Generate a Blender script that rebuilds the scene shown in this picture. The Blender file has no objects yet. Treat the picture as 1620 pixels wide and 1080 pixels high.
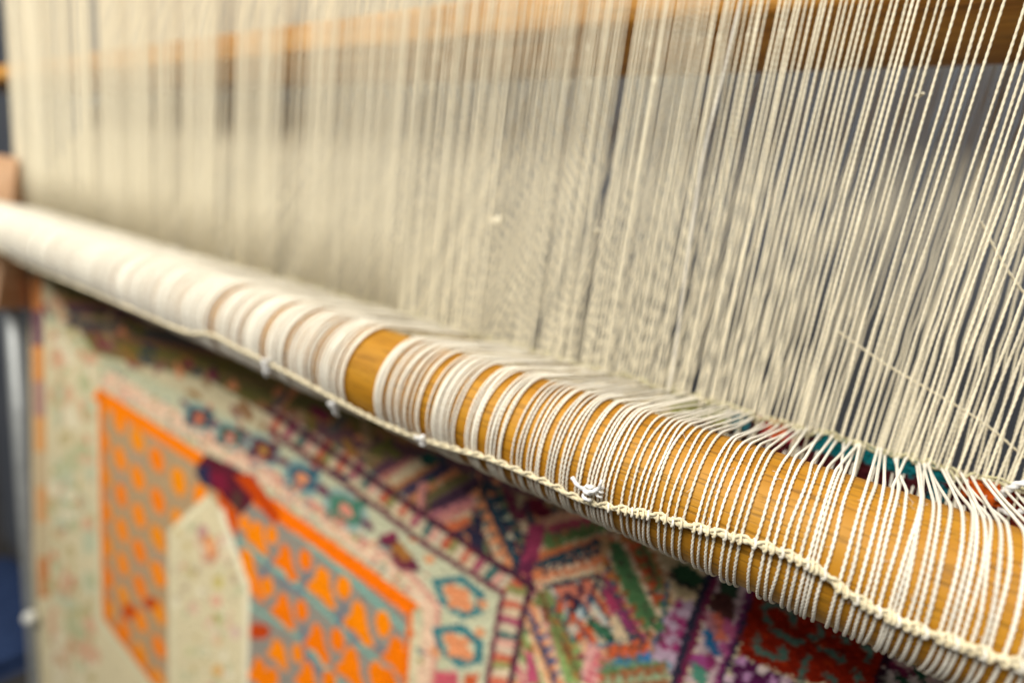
import bpy, math, random
import numpy as np
from mathutils import Matrix, Vector

random.seed(7)
rng = np.random.default_rng(7)
scene = bpy.context.scene
col = scene.collection

# ------------------------------------------------------------------ camera
CAM = np.array([0.0, 0.0, 1.75])
PX = np.array([810.0, 540.0]); FOC = 900.0          # survey of the photograph, 1620 px wide
dh = np.array([-495.0, 172.0]) - PX
dv = np.array([-520.0, (-FOC * FOC + dh[0] * 520.0) / dh[1]])
ax = -np.array([dh[0], dh[1], FOC]); ax /= np.linalg.norm(ax)
az = -np.array([dv[0], dv[1], FOC]); az /= np.linalg.norm(az)
ay = np.cross(az, ax)
R = np.stack([ax, ay, az])                           # camera (right, down, forward) -> world
cd = bpy.data.cameras.new('camera'); cam = bpy.data.objects.new('camera', cd); col.objects.link(cam)
cx, cy, cz = R @ [1, 0, 0], R @ [0, -1, 0], R @ [0, 0, -1]
cam.matrix_world = Matrix([[cx[i], cy[i], cz[i], CAM[i]] for i in range(3)] + [[0, 0, 0, 1]])
cd.sensor_width = 36.0; cd.lens = 36.0 * FOC / 1620.0
cd.clip_start = 0.01; cd.clip_end = 50.0
cd.dof.use_dof = True; cd.dof.focus_distance = 0.200; cd.dof.aperture_fstop = 3.25
scene.camera = cam

# ------------------------------------------------------------------ light
w = bpy.data.worlds.new('World'); scene.world = w; w.use_nodes = True
w.node_tree.nodes['Background'].inputs[0].default_value = (0.92, 0.95, 1.0, 1)
w.node_tree.nodes['Background'].inputs[1].default_value = 0.19

def area(name, loc, target, size, size_y, power, color):
    l = bpy.data.lights.new(name, 'AREA'); l.shape = 'RECTANGLE'; l.size = size; l.size_y = size_y
    l.energy = power; l.color = color
    o = bpy.data.objects.new(name, l); col.objects.link(o); o.location = loc
    d = Vector(target) - Vector(loc); o.rotation_euler = d.to_track_quat('-Z', 'Y').to_euler()
    return o
area('window_light', (-0.5, -1.2, 3.2), (-0.3, 0.28, 1.67), 1.5, 0.9, 85, (1.0, 0.97, 0.91))
area('overhead_fill', (-0.35, 0.02, 3.55), (-0.35, 0.16, 1.67), 1.2, 0.5, 12, (1.0, 0.96, 0.89))  # added weak fill from above, no known source; brightens the tops of the leashes
scene.view_settings.view_transform = 'Standard'
scene.view_settings.look = 'None'
scene.view_settings.exposure = 0.0
scene.view_settings.gamma = 1.0
scene.cycles.max_bounces = 8

# ------------------------------------------------------------------ survey helpers
YR, ZR, RR = 0.2142, CAM[2] - 0.0961, 0.025             # heddle pole axis and radius
YW = 0.2992; ZF = CAM[2] - 0.0812                        # warp plane and top edge of the woven rug
YP = YW - 0.004                                       # pile surface

def ray(x, y): return R @ np.array([x - PX[0], y - PX[1], FOC])
def at(x, y, Y):                                      # where a sight line meets the vertical plane at depth Y
    r = ray(x, y); return CAM + r * (Y / r[1])
def on_pole(x, y, rad):                               # where a sight line meets the pole (or passes closest)
    r = ray(x, y); d = r[1:]; c = np.array([YR, ZR - CAM[2]])
    a = d @ d; b = d @ c; q = b * b - a * (c @ c - rad * rad)
    t = (b - math.sqrt(q)) / a if q > 0 else b / a
    p = CAM + r * t
    if q <= 0:
        v = p[1:] - np.array([YR, ZR]); v *= max(rad, np.linalg.norm(v)) / np.linalg.norm(v)
        p[1:] = np.array([YR, ZR]) + v
    return p
def lin(r, g, b, k=1.0):
    return tuple(k * (c / 255 / 12.92 if c / 255 <= 0.04045 else ((c / 255 + 0.055) / 1.055) ** 2.4) for c in (r, g, b))

# ------------------------------------------------------------------ materials
def mat(name):
    m = bpy.data.materials.new(name); m.use_nodes = True
    nt = m.node_tree; return m, nt, nt.nodes['Principled BSDF']
def N(nt, kind, **kw):
    n = nt.nodes.new(kind)
    for k, v in kw.items():
        if k.startswith('_'): setattr(n, k[1:], v)
        else: n.inputs[k.replace('__', ' ')].default_value = v
    return n
def ramp(nt, stops):
    n = nt.nodes.new('ShaderNodeValToRGB'); e = n.color_ramp.elements
    while len(e) < len(stops): e.new(0.5)
    for s, (p, c) in zip(e, stops): s.position = p; s.color = (*c, 1)
    return n

def yarn(name, base, dark, scale=900, sheen=0.25):
    m, nt, b = mat(name); L = nt.links.new
    tc = N(nt, 'ShaderNodeTexCoord'); oi = N(nt, 'ShaderNodeObjectInfo')
    n1 = N(nt, 'ShaderNodeTexNoise', Scale=scale, Detail=3.0)
    n2 = N(nt, 'ShaderNodeTexNoise', Scale=45, Detail=2.0)
    gm = N(nt, 'ShaderNodeNewGeometry')
    L(gm.outputs['Position'], n1.inputs['Vector'])
    sm = N(nt, 'ShaderNodeMapping'); sm.inputs['Scale'].default_value = (11, 0.2, 0.2); L(gm.outputs['Position'], sm.inputs[0]); L(sm.outputs[0], n2.inputs['Vector'])
    r1 = ramp(nt, [(0.3, dark), (0.62, base)]); L(n1.outputs[0], r1.inputs[0])
    ad = N(nt, 'ShaderNodeMath', _operation='MULTIPLY_ADD'); L(n2.outputs[0], ad.inputs[0]); ad.inputs[1].default_value = 0.5
    L(oi.outputs['Random'], ad.inputs[2])
    mr = N(nt, 'ShaderNodeMapRange'); mr.inputs['From Min'].default_value = 0.1; mr.inputs['From Max'].default_value = 1.3
    mr.inputs['To Min'].default_value = 0.74; mr.inputs['To Max'].default_value = 1.08
    L(ad.outputs[0], mr.inputs[0])
    mx = N(nt, 'ShaderNodeMix', _data_type='RGBA', _blend_type='MULTIPLY'); mx.inputs[0].default_value = 1
    L(r1.outputs[0], mx.inputs[6]); L(mr.outputs[0], mx.inputs[7])
    L(mx.outputs[2], b.inputs['Base Color'])
    b.inputs['Roughness'].default_value = 0.85; b.inputs['Specular IOR Level'].default_value = 0.25
    b.inputs['Sheen Weight'].default_value = sheen; b.inputs['Sheen Roughness'].default_value = 0.5
    bp = N(nt, 'ShaderNodeBump', Strength=0.35, Distance=0.0003); L(n1.outputs[0], bp.inputs['Height']); L(bp.outputs[0], b.inputs['Normal'])
    return m

def wood(name, light, mid, dark, rough=0.45, k=1.0, pore=0.5):
    m, nt, b = mat(name); L = nt.links.new
    tc = N(nt, 'ShaderNodeTexCoord')
    mp = N(nt, 'ShaderNodeMapping'); mp.inputs['Scale'].default_value = (6 * k, 75 * k, 75 * k); L(tc.outputs['Object'], mp.inputs[0])
    n1 = N(nt, 'ShaderNodeTexNoise', Scale=1.0, Detail=5.0, Roughness=0.6, Distortion=0.6); L(mp.outputs[0], n1.inputs['Vector'])
    r1 = ramp(nt, [(0.28, dark), (0.5, mid), (0.72, light)]); L(n1.outputs[0], r1.inputs[0])
    m2 = N(nt, 'ShaderNodeMapping'); m2.inputs['Scale'].default_value = (55 * k, 900 * k, 900 * k); L(tc.outputs['Object'], m2.inputs[0])
    n2 = N(nt, 'ShaderNodeTexNoise', Scale=1.0, Detail=2.0, Roughness=0.5); L(m2.outputs[0], n2.inputs['Vector'])
    r2 = ramp(nt, [(0.36, (1 - pore,) * 3), (0.47, (1, 1, 1))]); L(n2.outputs[0], r2.inputs[0])
    mx = N(nt, 'ShaderNodeMix', _data_type='RGBA', _blend_type='MULTIPLY'); mx.inputs[0].default_value = 1
    L(r1.outputs[0], mx.inputs[6]); L(r2.outputs[0], mx.inputs[7])
    n3 = N(nt, 'ShaderNodeTexNoise', Scale=14.0, Detail=2.0); L(tc.outputs['Object'], n3.inputs['Vector'])
    mr = N(nt, 'ShaderNodeMapRange'); mr.inputs['To Min'].default_value = 0.8; mr.inputs['To Max'].default_value = 1.15; L(n3.outputs[0], mr.inputs[0])
    m3 = N(nt, 'ShaderNodeMix', _data_type='RGBA', _blend_type='MULTIPLY'); m3.inputs[0].default_value = 1
    L(mx.outputs[2], m3.inputs[6]); L(mr.outputs[0], m3.inputs[7])
    L(m3.outputs[2], b.inputs['Base Color'])
    b.inputs['Roughness'].default_value = rough; b.inputs['Specular IOR Level'].default_value = 0.25
    bp = N(nt, 'ShaderNodeBump', Strength=0.5, Distance=0.0004); L(r2.outputs[0], bp.inputs['Height']); L(bp.outputs[0], b.inputs['Normal'])
    return m

M_warp = yarn('warp_cotton', (0.86, 0.785, 0.59), (0.73, 0.645, 0.45))
M_leash = yarn('leash_cotton', (0.86, 0.81, 0.69), (0.73, 0.665, 0.52))
M_cord = yarn('cord_cotton', (0.86, 0.76, 0.52), (0.68, 0.56, 0.33))
M_white = yarn('white_cotton', (0.80, 0.785, 0.755), (0.66, 0.65, 0.62))
M_pole = wood('pole_oak', (0.46, 0.222, 0.018), (0.395, 0.176, 0.011), (0.30, 0.122, 0.006), 0.55, 1.0, 0.4)
M_bar = wood('bar_pine', (0.78, 0.42, 0.10), (0.62, 0.29, 0.055), (0.26, 0.10, 0.018), 0.5, 0.6, 0.35)
M_block = wood('block_wood', (0.66, 0.43, 0.27), (0.58, 0.35, 0.2), (0.44, 0.25, 0.13), 0.6, 0.8, 0.3)

def plain(name, c1, c2, scale, rough, metal=0.0, bump=0.0):
    m, nt, b = mat(name); L = nt.links.new
    tc = N(nt, 'ShaderNodeTexCoord'); n = N(nt, 'ShaderNodeTexNoise', Scale=scale, Detail=4.0); L(tc.outputs['Object'], n.inputs['Vector'])
    r = ramp(nt, [(0.3, c1), (0.7, c2)]); L(n.outputs[0], r.inputs[0]); L(r.outputs[0], b.inputs['Base Color'])
    b.inputs['Roughness'].default_value = rough; b.inputs['Metallic'].default_value = metal
    if bump:
        bp = N(nt, 'ShaderNodeBump', Strength=bump, Distance=0.003); L(n.outputs[0], bp.inputs['Height']); L(bp.outputs[0], b.inputs['Normal'])
    return m
M_wall = plain('slate_wall_paint', (0.115, 0.128, 0.155), (0.155, 0.165, 0.185), 5, 0.8, 0, 0.1)
M_metal = plain('grey_steel', (0.27, 0.28, 0.27), (0.36, 0.37, 0.36), 40, 0.45, 0.35)
M_blue = plain('blue_cloth_weave', (0.02, 0.045, 0.13), (0.04, 0.08, 0.2), 30, 0.9, 0, 0.3)
M_bolt = plain('pale_plastic', (0.62, 0.62, 0.55), (0.7, 0.7, 0.64), 30, 0.5)

# ------------------------------------------------------------------ mesh helpers
class MB:
    def __init__(s): s.v = []; s.f = []; s.n = 0
    def grid(s, rings, closed=True, cap=True):        # rings: (n, m, 3)
        n, m, _ = rings.shape; b = s.n
        s.v.append(rings.reshape(-1, 3)); s.n += n * m
        i = np.arange(n - 1)[:, None]; j = np.arange(m if closed else m - 1)[None, :]
        k = (j + 1) % m
        q = np.stack([i * m + j, i * m + k, (i + 1) * m + k, (i + 1) * m + j], -1).reshape(-1, 4) + b
        s.f.append(q)
        if cap and closed:
            for ring, flip in ((0, True), (n - 1, False)):
                c = rings[ring].mean(0); s.v.append(c[None]); ci = s.n; s.n += 1
                jj = np.arange(m); a = ring * m + jj + b; d = ring * m + (jj + 1) % m + b
                t = np.stack([d, a, np.full(m, ci), np.full(m, ci)], -1) if flip else np.stack([a, d, np.full(m, ci), np.full(m, ci)], -1)
                s.f.append(t)
    def mesh(s, name, material, smooth=True):
        v = np.concatenate(s.v).astype(np.float32); f = np.concatenate(s.f).astype(np.int32)
        tri = f[:, 2] == f[:, 3]
        q, t = f[~tri], f[tri][:, :3]
        me = bpy.data.meshes.new(name)
        me.vertices.add(len(v)); me.vertices.foreach_set('co', v.ravel())
        idx = np.concatenate([q.ravel(), t.ravel()]); tot = np.concatenate([np.full(len(q), 4), np.full(len(t), 3)]).astype(np.int32)
        me.loops.add(len(idx)); me.loops.foreach_set('vertex_index', idx)
        me.polygons.add(len(tot)); st = np.concatenate([[0], np.cumsum(tot)[:-1]]).astype(np.int32)
        me.polygons.foreach_set('loop_start', st); me.polygons.foreach_set('loop_total', tot)
        me.polygons.foreach_set('use_smooth', np.full(len(tot), smooth, dtype=bool))
        me.update(calc_edges=True); me.validate(); me.materials.append(material)
        return me
def put(name, me, parent=None, **props):
    o = bpy.data.objects.new(name, me); col.objects.link(o)
    if parent is not None: o.parent = parent
    for k, v in props.items(): o[k] = v
    return o
def empty(name, loc=(0, 0, 0), **props):
    o = bpy.data.objects.new(name, None); col.objects.link(o); o.location = loc; o.empty_display_size = 0.02
    for k, v in props.items(): o[k] = v
    return o

def resample(p, step):
    p = np.asarray(p, float); d = np.linalg.norm(np.diff(p, axis=0), axis=1); s = np.concatenate([[0], np.cumsum(d)])
    n = max(3, int(s[-1] / step) + 1); t = np.linspace(0, s[-1], n)
    return np.stack([np.interp(t, s, p[:, k]) for k in range(3)], 1), t
def smooth_path(pts, n=12):
    p = np.asarray(pts, float); P = np.vstack([2 * p[0] - p[1], p, 2 * p[-1] - p[-2]]); out = []
    for i in range(1, len(P) - 2):
        t = np.linspace(0, 1, n, endpoint=False)[:, None]; a, b, c, d = P[i - 1], P[i], P[i + 1], P[i + 2]
        out.append(0.5 * ((2 * b) + (-a + c) * t + (2 * a - 5 * b + 4 * c - d) * t ** 2 + (-a + 3 * b - 3 * c + d) * t ** 3))
    out.append(p[-1:]); return np.vstack(out)
def rope(mb, path, rad, step, sides=8, ply=2, turn=0.004, depth=0.26, ref=(1, 0, 0), lump=None, phase=0.0):
    p, s = resample(path, step)
    T = np.gradient(p, axis=0); T /= np.linalg.norm(T, axis=1)[:, None] + 1e-12
    ref = np.tile(np.array(ref, float), (len(p), 1))
    A = ref - (ref * T).sum(1)[:, None] * T; A /= np.linalg.norm(A, axis=1)[:, None]
    B = np.cross(T, A)
    ph = np.linspace(0, 2 * math.pi, sides, endpoint=False)[None, :]
    tw = (2 * math.pi * s / turn + phase)[:, None]
    rr = rad * (1 - depth + depth * np.cos(ply * (ph - tw))) if depth else np.full((len(p), sides), rad)
    if lump is not None: rr = rr * lump(p)[:, None]
    rings = p[:, None, :] + rr[..., None] * (np.cos(ph)[..., None] * A[:, None] + np.sin(ph)[..., None] * B[:, None])
    mb.grid(rings)

def box(mb, x0, x1, y0, y1, z0, z1, bev=0.004, nx=2):  # a bar along X with rounded long edges
    ring = []
    for cyy, czz, a0 in ((y1 - bev, z1 - bev, 0), (y0 + bev, z1 - bev, 90), (y0 + bev, z0 + bev, 180), (y1 - bev, z0 + bev, 270)):
        for k in range(5):
            a = math.radians(a0 + k * 22.5); ring.append((cyy + bev * math.cos(a), czz + bev * math.sin(a)))
    ring = np.array(ring); xs = np.linspace(x0, x1, nx)
    rings = np.zeros((nx, len(ring), 3)); rings[:, :, 0] = xs[:, None]; rings[:, :, 1:] = ring[None]
    mb.grid(rings)

# ------------------------------------------------------------------ setting
m = MB(); g = np.zeros((2, 2, 3)); g[0, :, 0] = -3.2; g[1, :, 0] = 2.0; g[:, :, 1] = 0.66; g[:, 0, 2] = -0.1; g[:, 1, 2] = 3.2
m.grid(g, closed=False)
put('wall', m.mesh('wall', M_wall), kind='structure')
m = MB(); g = np.zeros((2, 2, 3)); g[0, :, 0] = -8; g[1, :, 0] = 8; g[:, 0, 1] = -8; g[:, 1, 1] = 1.3
m.grid(g, closed=False)
put('floor', m.mesh('floor', plain('dark_floor', (0.05, 0.045, 0.04), (0.08, 0.07, 0.06), 8, 0.7)), kind='structure')

# ------------------------------------------------------------------ wooden bar that keeps the two layers of warp apart
YB0, YB1, ZB = 0.3125, 0.418, CAM[2] + 0.110
ztop = at(590, 17, YB0)[2]
m = MB(); box(m, -1.55, 0.24, YB0, YB1, ZB, ztop, 0.007, 60)
bar = put('wooden_bar', m.mesh('wooden_bar', M_bar), label='thick pale wooden bar lying crosswise behind the front warp threads at the top', category='bar')

# ------------------------------------------------------------------ rug
class Sheet:
    pass
XL = lambda z: np.interp(z, [at(57, 1080, YP)[2], at(52, 800, YP)[2], at(47, 500, YP)[2]], [at(57, 1080, YP)[0], at(52, 800, YP)[0], at(47, 500, YP)[0]])
XRR = 0.17
def marks(a, b, p0, p1):
    out = [a]; L = b - a
    while out[-1] < b: out.append(out[-1] + p0 + (p1 - p0) * (out[-1] - a) / L)
    return np.array(out)
du = marks(0, 1.42, 0.0010, 0.0026); U = 1 - du / du[-1]          # 1 at right, fine there
dz = marks(0, 1.12, 0.0009, 0.0024); ZS = ZF - 0.001 - dz
gz = np.repeat(ZS[:, None], len(U), 1); xl = XL(ZS)[:, None]; gx = xl + (XRR - xl) * U[None, :]
jx = gx + rng.normal(0, 0.0007, gx.shape); jz = gz + rng.normal(0, 0.0007, gz.shape)
COL = np.zeros(gx.shape + (3,))
def inside(poly, x, z):
    c = np.zeros(x.shape, bool); n = len(poly)
    for i in range(n):
        x1, z1 = poly[i]; x2, z2 = poly[i - 1]
        if z1 == z2: continue
        k = ((z1 > z) != (z2 > z)) & (x < (x2 - x1) * (z - z1) / (z2 - z1) + x1); c ^= k
    return c
class Z:                                              # one detail view of the rug: origin and magnification
    def __init__(s, ox, oy, k): s.o = (ox, oy); s.k = k
    def __call__(s, *pts): return [(s.o[0] + x / s.k, s.o[1] + y / s.k) for x, y in pts]
P1 = Z(0, 0, 1)
def W(pts): return [(at(x, y, YP)[0], at(x, y, YP)[2]) for x, y in pts]
CLIP = None
def fillw(poly, c, mottled=0.0):
    a = np.array(poly); x0, z0 = a.min(0); x1, z1 = a.max(0)
    rsel = np.where((ZS >= z0 - 0.003) & (ZS <= z1 + 0.003))[0]
    if not len(rsel): return
    r0, r1 = rsel[0], rsel[-1] + 1
    sx, sz = jx[r0:r1], jz[r0:r1]
    k = (sx >= x0) & (sx <= x1); k2 = np.zeros_like(k)
    if not k.any(): return
    k2[k] = inside(poly, sx[k], sz[k])
    if CLIP is not None: k2[k2] = inside(CLIP, sx[k2], sz[k2])
    if mottled: k2 &= rng.random(k2.shape) > mottled
    COL[r0:r1][k2] = lin(*c)
def fill(pts, c, mottled=0.0): fillw(W(pts), c, mottled)
def stroke(pts, width, c):                            # band of a width in pixels along a pixel polyline
    p = np.array(pts, float)
    for i in range(len(p) - 1):
        d = p[i + 1] - p[i]; l = np.linalg.norm(d); n = np.array([-d[1], d[0]]) / l * width / 2; e = d / l * width * 0.25
        fill([p[i] + n - e, p[i + 1] + n + e, p[i + 1] - n + e, p[i] - n - e], c)
def dashes(pts, width, cols, n, gap=0.0):             # blocks of changing colour along a band
    p, _ = resample(np.column_stack([np.array(pts, float), np.zeros(len(pts))]), 1e9)
    q = np.array(pts, float); s = np.concatenate([[0], np.cumsum(np.linalg.norm(np.diff(q, axis=0), axis=1))])
    t = np.linspace(0, s[-1], n + 1)
    f = lambda u: np.array([np.interp(u, s, q[:, 0]), np.interp(u, s, q[:, 1])])
    for i in range(n):
        stroke([f(t[i] + gap * (t[1])), f(t[i + 1])], width, cols[i % len(cols)])
def teeth(a, b, n, h, c, bite=1.0):                  # saw teeth standing on the line a-b; h is the tooth vector
    a, b, h = (np.array(v, float) for v in (a, b, h)); d = (b - a) / n
    for i in range(n):
        o = a + d * i; fill([o + d * (1 - bite) / 2, o + d * (1 + bite) / 2, o + d / 2 + h], c)
def weave(pts, a, b, width, tooth, amp, cols):          # saw-edged stripes running along a-b inside a patch
    poly = W(pts); (ax0, az0), (bx0, bz0) = W([a, b]); k = math.hypot(bx0 - ax0, bz0 - az0) / math.hypot(b[0] - a[0], b[1] - a[1])
    d = np.array([bx0 - ax0, bz0 - az0]); d /= np.linalg.norm(d); n = np.array([d[1], -d[0]])
    q = np.array(poly); z0, z1 = q[:, 1].min(), q[:, 1].max(); rs = np.where((ZS >= z0 - 0.003) & (ZS <= z1 + 0.003))[0]
    if not len(rs): return
    r0, r1 = rs[0], rs[-1] + 1; sx, sz = jx[r0:r1], jz[r0:r1]
    ins = (sx >= q[:, 0].min()) & (sx <= q[:, 0].max()); ins[ins] = inside(poly, sx[ins], sz[ins])
    u = ((sx - ax0) * d[0] + (sz - az0) * d[1]) / (k * tooth); v = ((sx - ax0) * n[0] + (sz - az0) * n[1]) / (k * width)
    tri = np.abs((u % 1.0) - 0.5) * 2 - 0.5; idx = np.floor(v + tri * amp / width).astype(int) % len(cols)
    idx = np.where(idx % 2 == 0, np.floor(v - tri * amp / width * 0.4).astype(int) % len(cols), idx)
    C_ = np.array([lin(*c) for c in cols]); COL[r0:r1][ins] = C_[idx[ins]]
def ell(cx_, cy_, rx, ry, c, rot=0.0, n=14):
    r = math.radians(rot)
    fill([(cx_ + rx * math.cos(t) * math.cos(r) - ry * math.sin(t) * math.sin(r), cy_ + rx * math.cos(t) * math.sin(r) + ry * math.sin(t) * math.cos(r))
          for t in np.linspace(0, 2 * math.pi, n, endpoint=False)], c)

CREAM = (222, 208, 168); PALE = (232, 214, 178); PINK = (222, 150, 138); TEAL = (40, 104, 112); DTEAL = (28, 70, 84); ORANGE = (252, 132, 0)
PEACH = (232, 150, 100); MAROON = (104, 32, 60); WINE = (140, 40, 76); NAVY = (38, 40, 66); GREEN = (76, 118, 66); DGREEN = (30, 76, 52)
OLIVE = (128, 112, 46); BROWN = (150, 92, 44); MINT = (204, 204, 170); LILAC = (196, 170, 182); GREY = (142, 146, 142); RUST = (206, 92, 50)
COL[:] = lin(*CREAM)
# unseen far parts: a plain repeat of the border colours, so that the rug goes on outside the picture
fill([(-60, 380), (1900, 1000), (1900, 1500), (-60, 1500)], CREAM)
# -- left selvedge stripe and cream border
dashes([(58, 440), (61, 600), (70, 940)], 17, [(206, 130, 70), (120, 80, 96), (226, 146, 70), (176, 130, 120), (228, 160, 90), (206, 180, 140), (222, 160, 100), (206, 186, 146)], 9)
for i in range(46):
    x = random.uniform(80, 152); y = random.uniform(500, 1075)
    ell(x, y, random.uniform(2.5, 6), random.uniform(5, 13), random.choice([(206, 132, 96), (170, 172, 120), (186, 200, 160), (206, 120, 90), (196, 180, 120), (150, 130, 110), (214, 150, 110)]), random.uniform(-20, 20), 8)
for i in range(150):
    x = random.uniform(78, 156); y = random.uniform(470, 1080)
    ell(x, y, random.uniform(4, 12), random.uniform(8, 22), random.choice([(200, 184, 136), (232, 220, 186), (190, 190, 146), (220, 176, 140), (196, 200, 166), (206, 170, 130)]), random.uniform(-20, 20), 8)
stroke([(152, 600), (158, 980), (240, 1085)], 9, (222, 214, 176))
# -- upper ground seen below the pole: olive and brown leaves, wine stars
fill([(60, 420), (420, 560), (760, 730), (1010, 850), (860, 930), (560, 735), (330, 600), (150, 560)], (142, 116, 74))
weave([(60, 420), (420, 560), (760, 730), (1010, 850), (860, 930), (560, 735), (330, 600), (150, 560)], (430, 600), (640, 640), 13, 22, 18, [(142, 116, 74), (112, 104, 56), (168, 120, 70), (110, 74, 80), (176, 146, 104), (96, 92, 84), (150, 96, 70), (128, 116, 60)])
for i in range(120):
    t = random.random(); x = 70 + t * 800; y = 440 + (x - 70) * 0.46 + random.uniform(8, 60 + 70 * t)
    c = random.choice([OLIVE, (112, 108, 52), BROWN, (168, 120, 60), WINE, (92, 66, 72), PEACH, (96, 92, 88), DTEAL, (176, 144, 104), (150, 100, 90)])
    s = 7 + 12 * t; a = random.uniform(0, 360)
    if i % 3: ell(x, y, s * 1.5, s * 0.55, c, random.choice([30, -45, 75, 60]), 8)
    else: fill([(x - s, y + s * 0.3), (x + s * 0.2, y - s), (x + s, y + s * 0.8)], c)
Q5 = Z(0, 600, 2.25); Q8 = Z(240, 600, 3.6); Q6 = Z(540, 720, 2.7); QB = Z(840, 860, 4.91); QR = Z(1080, 860, 4.5)
# -- star field right of the striped line
fill(Q6((330, 250), (560, 80), (780, 250), (1130, 330), (1330, 330), (1560, 500), (1400, 972), (735, 972), (815, 560)), (226, 200, 160))
fill(Q6((340, 60), (560, 90), (840, 240), (900, 330), (820, 540), (640, 440), (280, 240), (120, 40)), (196, 156, 116))
CR = (226, 204, 164)
weave(Q6((90, 20), (380, 10), (600, 110), (560, 260), (420, 330), (330, 260), (280, 240)), *Q6((380, 200), (570, 90)), 10, 13, 9, [(150, 118, 80), (100, 66, 84), (206, 130, 120), CR, (196, 128, 80), (70, 64, 92), PEACH, (120, 110, 70)])
weave(Q6((560, 70), (840, 230), (830, 545), (640, 455), (420, 330), (560, 260)), *Q6((600, 110), (760, 470)), 10, 13, 9, [PEACH, DTEAL, (150, 104, 90), CR, (120, 44, 70), (110, 126, 84), (214, 120, 84), NAVY])
weave(Q6((850, 250), (1140, 200), (1140, 380), (1100, 560), (860, 600), (815, 550)), *Q6((870, 300), (1110, 240)), 11, 14, 13, [(196, 84, 104), (104, 132, 76), CR, (222, 130, 80), DTEAL, (232, 140, 90), CR, (214, 110, 84), (46, 60, 90), (232, 176, 140)])
weave(Q6((1100, 330), (1330, 330), (1410, 600), (1360, 820), (1250, 820), (1090, 520)), *Q6((1140, 370), (1310, 790)), 13, 17, 14, [CR, (46, 104, 112), (180, 62, 104), CR, (196, 122, 66), (84, 128, 78), (96, 140, 84), (176, 112, 60), (236, 206, 170), (216, 126, 90)])
weave(Q6((800, 570), (900, 560), (1050, 700), (1090, 800), (1020, 990), (735, 990)), *Q6((830, 600), (960, 972)), 10, 15, 10, [CR, PEACH, (70, 92, 130), (232, 170, 120), CR, (140, 170, 100), (160, 112, 60), (124, 150, 90), CR, (206, 110, 120)])
weave(Q6((880, 560), (1090, 515), (1170, 760), (1090, 800), (1010, 770)), *Q6((900, 600), (1010, 770)), 10, 14, 10, [(222, 136, 108), (58, 100, 120), CR, RUST, (44, 90, 104), (206, 204, 190)])
weave(Q6((1020, 990), (1090, 800), (1320, 800), (1425, 880), (1400, 990)), *Q6((1110, 930), (1400, 885)), 10, 14, 10, [(206, 100, 60), CR, (50, 116, 140), (226, 160, 120), (150, 96, 60), (120, 150, 120)])
for i in range(190):
    x = random.uniform(650, 1080); y = random.uniform(730, 1085)
    if y < 735 + (x - 650) * 0.42 - 10: continue
    s = random.uniform(4, 9); fill([(x - s, y + s * .6), (x + random.uniform(-2, 2), y - s), (x + s, y + s * .5)], random.choice([PINK, DTEAL, PEACH, WINE, GREEN, BROWN, PALE, PALE, NAVY, RUST, LILAC, MINT]))
# upper star: toothed triangles
fill(Q6((380, 200), (570, 90), (600, 120), (400, 280)), (92, 62, 84)); teeth(*Q6((400, 268), (600, 140)), 6, (8, 22), PINK)
fill(Q6((330, 120), (370, 110), (360, 270), (320, 250)), PINK)
fill(Q6((600, 110), (760, 470), (720, 480), (570, 230)), (70, 90, 92)); teeth(*Q6((590, 130), (735, 480)), 7, (-22, 8), PEACH); teeth(*Q6((620, 120), (770, 420)), 6, (20, -7), DTEAL)
fill(Q6((420, 300), (545, 255), (540, 310), (440, 340)), (214, 112, 70)); fill(Q6((560, 260), (600, 250), (610, 420), (560, 400)), NAVY); fill(Q6((170, 60), (240, 150), (310, 240), (250, 210)), (186, 112, 60))
pass
fill(Q6((690, 130), (790, 210), (780, 290), (720, 240)), (120, 40, 70)); fill(Q6((790, 190), (840, 180), (905, 250), (860, 270), (810, 250)), (128, 18, 48)); fill(Q6((740, 160), (780, 180), (760, 240)), (206, 196, 150))
fill(Q6((800, 300), (870, 280), (850, 430), (800, 530), (750, 490)), (168, 60, 96)); fill(Q6((760, 470), (830, 430), (815, 540)), (110, 36, 72))
# pink-green toothed row
pass; teeth(*Q6((880, 300), (1110, 255)), 6, (3, 31), (190, 78, 100)); teeth(*Q6((870, 410), (1120, 320)), 6, (6, -31), (104, 132, 76))
stroke(Q6((870, 425), (1130, 345)), 5, (222, 130, 80))
# teal row with peach flames
pass; teeth(*Q6((850, 510), (1110, 400)), 6, (3, -28), (232, 140, 90)); teeth(*Q6((855, 540), (1120, 440)), 6, (6, -31), (238, 206, 170))
fill(Q6((1100, 340), (1140, 340), (1130, 500), (1095, 500)), (214, 170, 120))
stroke(Q6((870, 560), (1100, 510)), 7, NAVY); fill(Q6((900, 570), (1075, 530), (1060, 610), (960, 620)), (222, 128, 100)); stroke(Q6((1098, 505), (1070, 600)), 7, NAVY)
ell(*Q6((968, 600))[0], 6, 8, (26, 22, 60)); ell(*Q6((1005, 620))[0], 5, 9, (26, 26, 60)); ell(*Q6((1022, 575))[0], 5, 10, (46, 30, 66)); ell(*Q6((1060, 610))[0], 4, 10, (44, 80, 110))
# green spine with orange teeth, running down to the right
fill(Q6((1140, 370), (1190, 370), (1290, 560), (1335, 700), (1310, 780), (1250, 680), (1175, 500)), (84, 128, 78)); teeth(*Q6((1130, 420), (1290, 770)), 6, (-20, 6), (196, 122, 66)); teeth(*Q6((1195, 370), (1350, 700)), 6, (21, -6), (232, 206, 170))
pass; teeth(*Q6((1215, 370), (1345, 640)), 5, (22, -8), RUST)
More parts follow.
